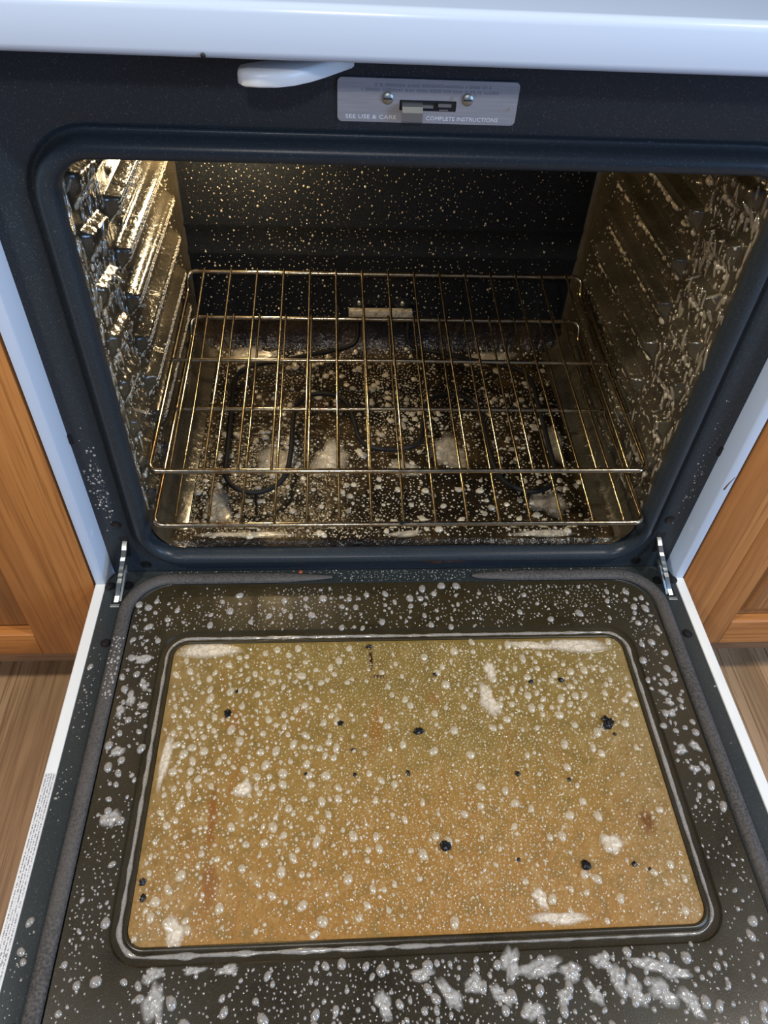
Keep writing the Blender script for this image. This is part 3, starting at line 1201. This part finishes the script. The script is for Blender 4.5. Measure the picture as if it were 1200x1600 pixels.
def flat_field(name, mat, x0, x1, y0, y1, z, cell, keep, rmin, rmax, label, shape=2.2, flat=.75, stretch=1.25, nbig=0, bigr=(.004, .008), bigkeep=None):
    w_, h_ = x1 - x0, y1 - y0
    big = []
    tries = 0
    while len(big) < nbig and tries < nbig * 60:
        tries += 1
        bu, bv = rng.uniform(0, w_), rng.uniform(0, h_)
        kp = (bigkeep or keep)(np.array([bu + x0]), np.array([bv + y0]))[0]
        if rng.uniform() > kp:
            continue
        r = bigr[0] + (bigr[1] - bigr[0]) * rng.uniform() ** 1.8
        if all((bu - a) ** 2 + (bv - b) ** 2 > (r + c) ** 2 for a, b, c in big):
            big.append((bu, bv, r))
    U, V = scatter(w_, h_, cell, lambda u, v: keep(u + x0, v + y0), big)
    R = drops(U, V, rmin, rmax, shape)
    if big:
        bg = np.array(big)
        U, V, R = np.concatenate([U, bg[:, 0]]), np.concatenate([V, bg[:, 1]]), np.concatenate([R, bg[:, 2]])
    n = len(U)
    C = on_plane(U + x0, V + y0, z)
    N = np.tile([0, 0, 1.], (n, 1))
    a = rng.normal(math.pi / 2, .5, n)
    T = np.stack([np.cos(a), np.sin(a), 0 * a], -1)
    e = rng.uniform(1, stretch, n)
    hgt = R * flat * np.where(R > .003, .7, 1)
    return domes(name, mat, C, N, T, R * e, R / e, hgt, label)


# soap on the window glass
def k_glass(x, y):
    return np.clip(.45 + .9 * (pnoise(x, y, 30, 3) - .35), .15, 1)


def k_glass_big(x, y):
    left = np.exp(-((x + .20) / .10) ** 2 - ((y + .19) / .10) ** 2)
    right = np.exp(-((x - .17) / .10) ** 2 - ((y + .14) / .06) ** 2)
    lo = .28 * np.exp(-((x + .12) / .14) ** 2 - ((y + .31) / .09) ** 2)
    return np.clip(left + right + lo + .07, 0, 1)


def k_fine(x, y):
    return np.clip(.55 + .5 * np.exp(-((x - .02) / .12) ** 2) - .5 * k_glass_big(x, y), .1, .9)


flat_field('soap_drops', M['drop_glass'], -GX + .003, GX - .003, GY0 + .003, GY1 - .003, -.0010, .0037, k_fine, .0006, .0014,
           'fine clear yellowish soap drops between the bigger bubbles on the door window glass', flat=.8)
flat_field('foam_bubbles', M['foam_glass'], -GX + .004, GX - .004, GY0 + .004, GY1 - .004, -.0010, .0064, k_glass, .0010, .0022,
           'beige soap bubbles all over the tan window glass of the open oven door', nbig=640, bigr=(.0020, .0058), bigkeep=k_glass_big)


# soap on the dark panel round the window
def k_panel(x, y):
    inside = (np.abs(x) < GX + .017) & (y > GY0 - .017) & (y < GY1 + .017)
    out = (np.abs(x) > .322) | (y > -.010)
    cornr = (np.abs(x) > .300) & (y > -.030)
    base = np.clip(.50 + .9 * (pnoise(x, y, 40, 5) - .4), .12, 1)
    base = np.where(x > .29, base * .75, base)
    base = np.where(y < GY0 - .02, np.clip(base + .5 * np.exp(-((x + .03) / .11) ** 2), 0, 1), base)
    return np.where(inside | out | cornr, 0, base)


def k_panel_big(x, y):
    b = .30 * np.exp(-((y + .045) / .03) ** 2 - ((x + .02) / .12) ** 2) + .30 * (y < GY0 - .02) * np.clip((x + .3) / .3, .25, 1) + .35 * (np.abs(x) > .28) * (y > -.30) + .05
    return np.where(k_panel(x, y) > 0, b, 0)


flat_field('foam_bubbles', M['foam'], -.325, .327, -.518, -.006, .0010, .0056, k_panel, .0008, .0022,
           'grey white soap bubbles on the dark olive panel framing the door window', nbig=430, bigr=(.0022, .0056), bigkeep=k_panel_big)


# a few on the flat enamel border of the door
def k_border(x, y):
    side = (np.abs(x) > .350) & (np.abs(x) < .364)
    pat = np.exp(-((y + .15) / .045) ** 2) + .8 * np.exp(-((y + .265) / .025) ** 2) + np.exp(-((y + .43) / .04) ** 2)
    left = np.where(x < 0, pat, .04 * pat)
    return np.where(side, left * .75, 0)


flat_field('foam_bubbles', M['foam'], -.365, .365, -.52, .0, .0002, .0052, k_border, .0007, .0021,
           'small soap bubbles on the grey enamel border at the left of the door', nbig=12, bigr=(.003, .0048), bigkeep=k_border)


def k_hinge(x, y):
    return np.where((np.abs(x) < .30), .75, 0)


flat_field('foam_bubbles', M['foam'], -.30, .30, .0125, .0178, .0002, .0042, k_hinge, .0006, .0013,
           'row of tiny soap beads along the hinge edge of the open door', shape=1.5)


def k_hinge2(x, y):
    return np.where((x > -.075) & (x < .09), .8, 0)


flat_field('foam_bubbles', M['foam'], -.08, .095, .0, .0125, .0002, .0044, k_hinge2, .0006, .0014,
           'tiny soap beads on the door where the rope gasket is missing', shape=1.5)


def k_gask(x, y):
    return np.where(np.abs(x + .334 - .0 * y) < .006, .85, 0)


flat_field('foam_bubbles', M['foam'], -.341, -.327, -.165, -.082, .0066, .0046, k_gask, .0010, .0026,
           'foam bubbles lying on the braided gasket at the left, near the hinge', shape=1.4)


# soap on the back wall
def k_back(u, v):
    return np.clip(.50 * np.exp(-((u + .12) / .28) ** 2) + .22 + .5 * (pnoise(u, v, 35, 9) - .5), .03, .8)


U, V = scatter(.57, .27, .0080, lambda u, v: k_back(u - .285, v + .09))
n = len(U)
R = drops(U, V, .0006, .0021, 2.4)
C = np.stack([U - .285, np.full(n, CB), V + .09], -1)
domes('foam_bubbles', M['foam_warm'], C, np.tile([0, -1., 0], (n, 1)), np.tile([0, 0, 1.], (n, 1)), R * 1.2, R, R * .7,
      'scattered soap drops on the black back wall of the oven')

# soap on the side walls
for s in (-1, 1):
    cs, ns, ts, aa, bb, hh = [], [], [], [], [], []
    runs = [[], [], [], [], [], []]

    def put(y, z, a, b, h, slant=0.0):
        e = .0015
        p = wall_pt(s, np.array(y), np.array(z))
        py = wall_pt(s, np.array(y + e), np.array(z)) - p
        pz = wall_pt(s, np.array(y), np.array(z + e)) - p
        nn = np.cross(py, pz)
        if nn[0] * s > 0:
            nn = -nn
        cs.append(p)
        ns.append(nn)
        ts.append(pz / e + py / e * slant)
        aa.append(a)
        bb.append(b)
        hh.append(h)
    # loose drops everywhere
    U, V = scatter(.42, .38, .0082 if s > 0 else .0070, lambda u, v: np.clip(.75 * pnoise(u, v, 40, 20 + s), .1, .9))
    for u, v in zip(U + .03, V + .09):
        r = .0006 + .0012 * rng.uniform() ** 2.5
        put(u, v, r * 1.3, r, r * .8)
    # long runs near the mouth
    for _ in range(460 if s > 0 else 380):
        y, z = rng.uniform(.028, .140), rng.uniform(.07, .50)
        if rng.uniform() > .25 + .75 * (z - .07) / .43:
            continue
        r = .0010 + .0016 * rng.uniform() ** 2
        keep_ = (cs, ns, ts, aa, bb, hh)
        cs, ns, ts, aa, bb, hh = runs
        put(y, z, r * rng.uniform(2.0, 6.0), r, r * .8, rng.normal(.25, .2))
        cs, ns, ts, aa, bb, hh = keep_
    # froth hanging under each shelf
    for t in TOPS:
        zz = t - .0285
        if zz < .13 or zz > .47:
            continue
        y = .150
        while y < .395:
            r = rng.uniform(.0026, .0056)
            if rng.uniform() < (.80 if s > 0 else .35):
                put(y, zz + rng.normal(0, .0022), r * .75, r * rng.uniform(.9, 1.5), r * .7)
            y += r * rng.uniform(1.6, 3.2)
        y = .058
        while y < .112:
            r = rng.uniform(.002, .004)
            if rng.uniform() < .7:
                put(y, zz + .002 + rng.normal(0, .002), r, r, r * .7)
            y += r * 2.0
        # fine scales over the shelf fronts on the lamp side
        if s < 0:
            for row in range(5):
                y = .145
                while y < .40:
                    r = rng.uniform(.0009, .0016)
                    put(y, t - .025 + .0046 * row + rng.normal(0, .0006), r, r * 1.7, r * .75)
                    y += r * rng.uniform(2.6, 4.0)
    domes('foam_runs', M['drop_run'], *runs[:3], *[np.array(q) for q in runs[3:]], 'long soapy runs near the mouth of the oven on its %s wall' % ('left' if s < 0 else 'right'), wobble=.1)
    domes('foam_bubbles', M['foam_warm'], cs, ns, ts, np.array(aa), np.array(bb), np.array(hh),
          'soap drops and runs on the %s ribbed wall inside the oven' % ('left' if s < 0 else 'right'))


# soap on the oven floor
def k_floor(x, y):
    return np.clip(.55 + 1.0 * (pnoise(x, y, 26, 31) - .4), .32, 1)


U, V = scatter(.56, .42, .0054, lambda u, v: k_floor(u - .28, v + .036))
U, V = U - .28, V + .036
R = drops(U, V, .0008, .0030, 2.4)
big = rng.uniform(size=len(U)) < .10 * pnoise(U, V, 20, 44)
R = np.where(big, rng.uniform(.003, .0055, len(U)), R)
h0 = floor_h(U, V)
e = .001
N = np.stack([-(floor_h(U + e, V) - h0) / e, -(floor_h(U, V + e) - h0) / e, np.ones_like(U)], -1)
n = len(U)
a = rng.uniform(0, 3.14, n)
domes('foam_bubbles', M['foam_warm'], np.stack([U, V, h0], -1), N, np.stack([np.cos(a), np.sin(a), 0 * a], -1), R * 1.15, R, R * .6,
      'soap bubbles over the greasy brown oven floor under the racks')

# beads on the front frame near the lower left corner and along the bead
cs, aa = [], []
for _ in range(130):
    x, z = rng.normal(-.343, .007), rng.normal(.150, .030)
    if -.357 < x < -.338:
        cs.append((x, YF, z))
        aa.append(.0005 + .0011 * rng.uniform() ** 2)
for _ in range(60):
    x, z = rng.normal(.345, .006), rng.normal(.160, .05)
    if .338 < x < .357:
        cs.append((x, YF, z))
        aa.append(.0004 + .0007 * rng.uniform() ** 2)
aa = np.array(aa)
n = len(cs)
domes('foam_bubbles', M['foam'], cs, np.tile([0, -1., 0], (n, 1)), np.tile([0, 0, 1.], (n, 1)), aa * 1.1, aa, aa * .6,
      'tiny soap specks on the dark front frame beside the oven mouth')


# ---- foam line lying in the groove round the window
def blob_strip():
    pth = [Vector((x, y, 0)) for x, y in rrect(-GX - .0079, GX + .0079, GY0 - .0079, GY1 + .0079, GRAD + .0079, 8, 40)]
    m = MB()
    n_ = len(pth)
    rings, k = [], 0
    start = True
    for i in range(n_ + 1):
        p, q = pth[i % n_], pth[(i + 1) % n_]
        nxt = q - p
        cnt = max(1, int(nxt.length / .004))
        for c in range(cnt):
            c0 = p + nxt * (c / cnt)
            t = nxt.normalized() if nxt.length > 1e-6 else Vector((1, 0, 0))
            a = Vector((-t.y, t.x, 0))
            wv = .0022 * (.35 + 1.1 * pnoise(c0.x, c0.y, 210, 61))
            bottom = c0.y < GY0
            right_low = bottom and .0 < c0.x
            if right_low:
                wv *= .55
            h = .0022 * (.5 + .8 * pnoise(c0.x, c0.y, 160, 77))
            rings.append([tuple(c0 + a * (wv * math.cos(th)) + Vector((0, 0, -.0028 + h * math.sin(th)))) for th in np.linspace(0, math.pi, 7)])
    m.loft(rings, closed=False)
    return m.build('foam_line', M['foam'], None, angle=80)


tag(blob_strip(), 'thin white line of foam lying in the groove round the door window', 'soap foam', kind='stuff')

# ---- bigger foam patches, each a thing of its own
patch_seed = [100]


def patch(cx, cy, rx, ry, z, mat, label, group, rot=0.0, h=.0022, zfun=None, name='foam_patch', lump=.24):
    patch_seed[0] += 1
    r_ = np.random.default_rng(patch_seed[0])
    ph = r_.uniform(0, 6.28, 6)
    nth, nr = 30, 7
    v, f = [(0., 0., h)], []
    for j in range(1, nr + 1):
        q = j / nr
        for k in range(nth):
            th = 2 * math.pi * k / nth
            rad_ = 1 + lump * (.6 * math.sin(2 * th + ph[0]) + .55 * math.sin(3 * th + ph[1]) + .4 * math.sin(5 * th + ph[2]) + .25 * math.sin(8 * th + ph[3]))
            rad_ = max(rad_, .45)
            x, y = q * rad_ * math.cos(th) * rx, q * rad_ * math.sin(th) * ry
            zz = h * math.sqrt(max(0, 1 - q ** 3)) * (.75 + .35 * math.sin(x * 900 + ph[4]) * math.sin(y * 800 + ph[5]))
            if j == nr:
                zz = -.0002
            v.append((x, y, zz))
    for k in range(nth):
        f.append((0, 1 + k, 1 + (k + 1) % nth))
    for j in range(nr - 1):
        for k in range(nth):
            a_, b_ = 1 + j * nth + k, 1 + j * nth + (k + 1) % nth
            f.append((a_, a_ + nth, b_ + nth, b_))
    thick = [1.0] + [1 - j / nr for j in range(1, nr + 1) for k in range(nth)]
    V = np.array(v)
    c, s_ = math.cos(rot), math.sin(rot)
    V = np.stack([V[:, 0] * c - V[:, 1] * s_ + cx, V[:, 0] * s_ + V[:, 1] * c + cy, V[:, 2]], -1)
    if zfun is not None:
        V[:, 2] += zfun(V[:, 0], V[:, 1])
    else:
        V[:, 2] += z
    m = MB()
    m.add(V, f)
    o = m.build(name, mat, None, angle=80)
    o.data.attributes.new('thick', 'FLOAT', 'POINT').data.foreach_set('value', thick)
    return tag(o, label, 'soap foam', group)


def inb(x, y):
    return x, y


ZP, ZG = .0010, -.0010
FP = M['lather']
gl = 'white foam blobs on the lower door panel'
lab = 'white lather blob on the dark panel below the door window, among its neighbours'
ORD = ['leftmost', 'second', 'third', 'fourth', 'fifth', 'sixth', 'seventh', 'eighth', 'ninth', 'tenth', 'eleventh', 'twelfth', 'thirteenth', 'fourteenth', 'fifteenth', 'sixteenth', 'seventeenth', 'eighteenth', 'nineteenth', 'twentieth', 'twenty-first', 'twenty-second']
LOW = [
        (.075, -.4365, .016, .009, 1.2), (.100, -.4410, .022, .009, .1), (.128, -.4450, .012, .008, .4), (.157, -.4375, .009, .008, 0),
        (.168, -.4520, .008, .014, .3), (.182, -.4620, .009, .013, .5), (.200, -.4420, .020, .006, -.3), (.222, -.4490, .017, .006, -.1),
        (.206, -.4640, .011, .014, .9), (.229, -.4720, .008, .014, .6), (.040, -.4510, .010, .008, 0), (.018, -.4580, .008, .015, .6),
        (-.005, -.4420, .011, .006, 0), (.062, -.4600, .006, .012, .7), (.088, -.4730, .010, .008, 0),
        (-.205, -.4310, .010, .004, .1), (-.236, -.4540, .009, .018, .1), (-.240, -.4330, .011, .006, .2), (-.176, -.4315, .012, .004, .1),
        (-.040, -.4630, .008, .012, .2), (.118, -.4640, .007, .008, 0), (.145, -.4620, .006, .012, .5)]
for i, (cx_, cy_, rx, ry, rot) in enumerate(sorted(LOW)):
    lab = 'white lather blob on the dark panel below the door window, %s%s' % (ORD[i], '' if i == 0 else ' from the left')
    patch(cx_, cy_, rx, ry, ZP, FP, lab, gl, rot)
gs = 'foam blobs on the left side of the door panel'
lab = 'larger white lather blob on the dark panel left of the door window'
SIDE_L = [(-.302, -.1120, .013, .006, .15), (-.303, -.2960, .010, .009, .9), (-.307, -.163, .006, .010, .2), (-.296, -.146, .005, .009, .4), (-.309, -.225, .008, .006, .6), (-.316, -.1780, .005, .009, .2), (-.293, -.172, .006, .005, 0)]
HN = ['nearest the hinges'] + [o_ + ' from the hinges' for o_ in ORD[1:]]
for i, (cx_, cy_, rx, ry, rot) in enumerate(sorted(SIDE_L, key=lambda q: -q[1])):
    lab = 'white lather blob on the dark panel left of the door window, ' + HN[i]
    patch(cx_, cy_, rx, ry, ZP, FP, lab, gs, rot)
gr = 'foam blobs on the right side of the door panel'
lab = 'round white lather blob on the dark panel right of the door window'
SIDE_R = [(.297, -.240, .0075, .0068, 0), (.314, -.236, .008, .0055, 1.9), (.305, -.262, .007, .005, .3), (.300, -.196, .006, .006, 0), (.302, -.182, .006, .0055, 0), (.299, -.170, .0058, .005, 0), (.318, -.2625, .004, .007, .2)]
for i, (cx_, cy_, rx, ry, rot) in enumerate(sorted(SIDE_R, key=lambda q: -q[1])):
    lab = 'white lather blob on the dark panel right of the door window, ' + HN[i]
    patch(cx_, cy_, rx, ry, ZP, FP, lab, gr, rot)
FG = M['lather_glass']
patch(-.228, -.1010, .042, .0105, ZG, FG, 'beige froth along the top left corner of the window glass', None, .0, .0018, lump=.10)
patch(.212, -.1030, .046, .0105, ZG, FG, 'beige froth along the top right corner of the window glass', None, -.02, .0018, lump=.10)
patch(.155, -.1010, .030, .0060, ZG, FG, 'thin froth strip on the window glass just left of its top right corner', None, -.1, .0016, lump=.12)
patch(.094, -.1740, .012, .022, ZG, FG, 'pale froth patch on the glass right of the large centre crumb', None, .2, .0016)
patch(.101, -.1360, .008, .014, ZG, FG, 'small pale froth patch on the glass above the centre right froth patch', None, .1, .0015)
patch(-.2590, -.2350, .006, .034, ZG, FG, 'narrow froth band along the left edge of the window glass', None, -.05, .0015, lump=.15)
patch(.128, -.4010, .030, .0065, ZG, FG, 'cream froth patch at the lower edge of the window glass, right of centre', None, .0, .0022, lump=.18)
patch(.113, -.3830, .008, .010, ZG, FG, 'small white froth patch just above the cream patch at the lower glass edge', None, .4, .0018)
patch(.195, -.3350, .012, .011, ZG, FG, 'pale froth patch on the lower right of the window glass', None, .6, .0015)
patch(-.227, -.3990, .011, .014, ZG, FG, 'pale froth blob in the lower left corner of the window glass', None, .5, .0018)
patch(-.175, -.2690, .011, .009, ZG, FG, 'large oval soap bubble on the left half of the window glass', None, .3, .003, lump=.08)
FW = M['lather_warm']
for cx_, cy_, rx, ry, lb in [
        (-.235, .108, .020, .034, 'beige foam slab on the oven floor at its front left corner'),
        (-.218, .444, .038, .013, 'beige foam slab on the oven floor at its back left corner'),
        (.175, .442, .050, .012, 'beige foam slab on the oven floor at its back right corner'),
        (.020, .180, .026, .018, 'beige foam patch on the oven floor inside the middle loop of the element'),
        (-.165, .200, .028, .036, 'beige foam patch on the oven floor inside the left loop of the element'),
        (-.085, .200, .030, .040, 'beige foam patch on the oven floor just left of the middle loop'),
        (.088, .215, .030, .040, 'beige foam patch on the oven floor just right of the middle loop'),
        (.215, .110, .026, .028, 'beige foam patch on the oven floor at its front right corner'),
        (.248, .235, .014, .050, 'beige foam band on the oven floor along its right side')]:
    patch(cx_, cy_, rx, ry, 0, FW, lb, 'foam patches on the oven floor', 0, .0018, zfun=floor_h)
for cx_, rx, lb in [(-.190, .060, 'beige foam smear on the front ledge of the oven floor, at the left'),
                    (.010, .025, 'beige foam smear on the front ledge of the oven floor, at the middle'),
                    (.190, .050, 'faint foam smear on the front ledge of the oven floor, at the right')]:
    patch(cx_, .040, rx, .006, 0, FW, lb, 'foam smears on the front ledge', 0, .0012, zfun=floor_h)

# ------------------------------------------------------------------ burnt crumbs
def crumb(x, y, sx, sy, label, seed, lumps=1, z=ZG):
    import bmesh
    r_ = random.Random(seed)
    m = MB()
    for q in range(lumps):
        bm = bmesh.new()
        bmesh.ops.create_icosphere(bm, subdivisions=2, radius=1)
        k = 1.0 if lumps == 1 else r_.uniform(.62, .85)
        ox, oy = (0, 0) if q == 0 else (r_.uniform(-.7, .7) * sx, r_.uniform(-.7, .7) * sy)
        vs_ = []
        for v_ in bm.verts:
            n_ = 1 + .28 * math.sin(v_.co.x * 4.1 + seed + q) * math.sin(v_.co.y * 5.3 + seed * 2) + r_.uniform(-.13, .13)
            vs_.append((x + ox + v_.co.x * n_ * sx * k, y + oy + v_.co.y * n_ * sy * k, z + max(-.0001, (v_.co.z * n_ * .62 + .45) * min(sx, sy) * k)))
        m.add(vs_, [[v_.index for v_ in f_.verts] for f_ in bm.faces])
        bm.free()
    return tag(m.build('burnt_crumb', M['char'], None, angle=45), label, 'crumb', 'burnt crumbs on the door glass')


CR = [(-.1985, -.1835, .0050, .0056, 3, 'lumpy black crumb on the upper left of the door glass, the largest there'),
      (.0125, -.2095, .0062, .0052, 3, 'lumpy black crumb at the centre of the door glass, the largest there'),
      (.2235, -.2060, .0060, .0064, 5, 'cluster of black crumbs on the upper right of the door glass'),
      (.0290, -.3325, .0050, .0052, 3, 'lumpy black crumb below the middle of the door glass'),
      (.1650, -.3560, .0052, .0056, 3, 'lumpy black crumb on the lower right of the door glass, the largest there'),
      (-.0750, -.1985, .0034, .0030, 1, 'smooth black flake left of the large centre crumb'),
      (-.0610, -.2290, .0048, .0020, 2, 'thin curved black flake below the smooth flake left of centre'),
      (-.1110, -.2550, .0026, .0022, 1, 'small black speck left of a like speck near the glass centre'),
      (-.0600, -.2570, .0020, .0024, 1, 'small black speck directly below the thin curved flake'),
      (.0360, -.1390, .0024, .0024, 1, 'small black speck above the large centre crumb, in the upper middle'),
      (.1830, -.1500, .0032, .0030, 1, 'round black speck among the pale froth at the upper right'),
      (.1470, -.1520, .0026, .0028, 1, 'brown black speck just left of the round speck at the upper right'),
      (.2120, -.3560, .0026, .0026, 1, 'round black speck right of the largest lower right crumb'),
      (.2260, -.3610, .0017, .0016, 1, 'tiny black speck nearest the right edge beside the round lower right speck'),
      (.1120, -.2610, .0026, .0026, 1, 'small black speck right of centre, left of a smaller one'),
      (.1660, -.2690, .0020, .0020, 1, 'tiny black speck right of centre, right of a larger one'),
      (-.0040, -.2570, .0026, .0040, 2, 'short upright black flake below the large centre crumb'),
      (-.2620, -.3560, .0030, .0034, 1, 'shiny black bead at the left edge of the door glass'),
      (-.2600, -.3710, .0030, .0042, 2, 'dark crumb under the shiny bead at the left edge of the glass'),
      (-.1910, -.1560, .0022, .0022, 2, 'small dark speck above the large upper left crumb'),
      (-.0390, -.0990, .0036, .0030, 2, 'black crumb at the top edge of the glass, above the dark brown run'),
      (.0980, -.3480, .0018, .0018, 1, 'tiny black speck left of the largest lower right crumb'),
      (.2290, -.2190, .0020, .0018, 1, 'tiny black speck just under the upper right crumb cluster')]
for i, (x, y, sx, sy, lumps, lb) in enumerate(CR):
    crumb(x, y, sx, sy, lb, i + 3, lumps)

crumb(.0010, -.0030, .0050, .0035, 'black burnt crumb stuck on the front bar of the lower oven rack', 91, 3, z=.1120)

# dark residue baked on the lower lip of the oven mouth
nb = 26
cx_ = rng.uniform(.035, .085, nb)
domes('burnt_residue', simple('baked_residue', (.05, .014, .006), .4), np.stack([cx_, np.full(nb, .0100), rng.uniform(.024, .0315, nb)], -1),
      np.tile([0, -1., .25], (nb, 1)), np.tile([1., 0, 0], (nb, 1)), rng.uniform(.002, .007, nb), rng.uniform(.001, .002, nb), np.full(nb, .0007),
      'dark brown baked-on residue on the lower lip of the oven mouth', 'residue', .25)

# rusty crumb on the hinge edge of the door
rc = MB()
rc.lathe((-.124, .0150, .0002), (0, 0, 1), [(.0026, 0), (.0030, .001), (.0018, .0022), (.0004, .0026)], 8)
tag(rc.build('rust_flake', simple('rust', (.28, .06, .015), .6), None), 'orange rusty flake on the hinge edge of the open door', 'flake')
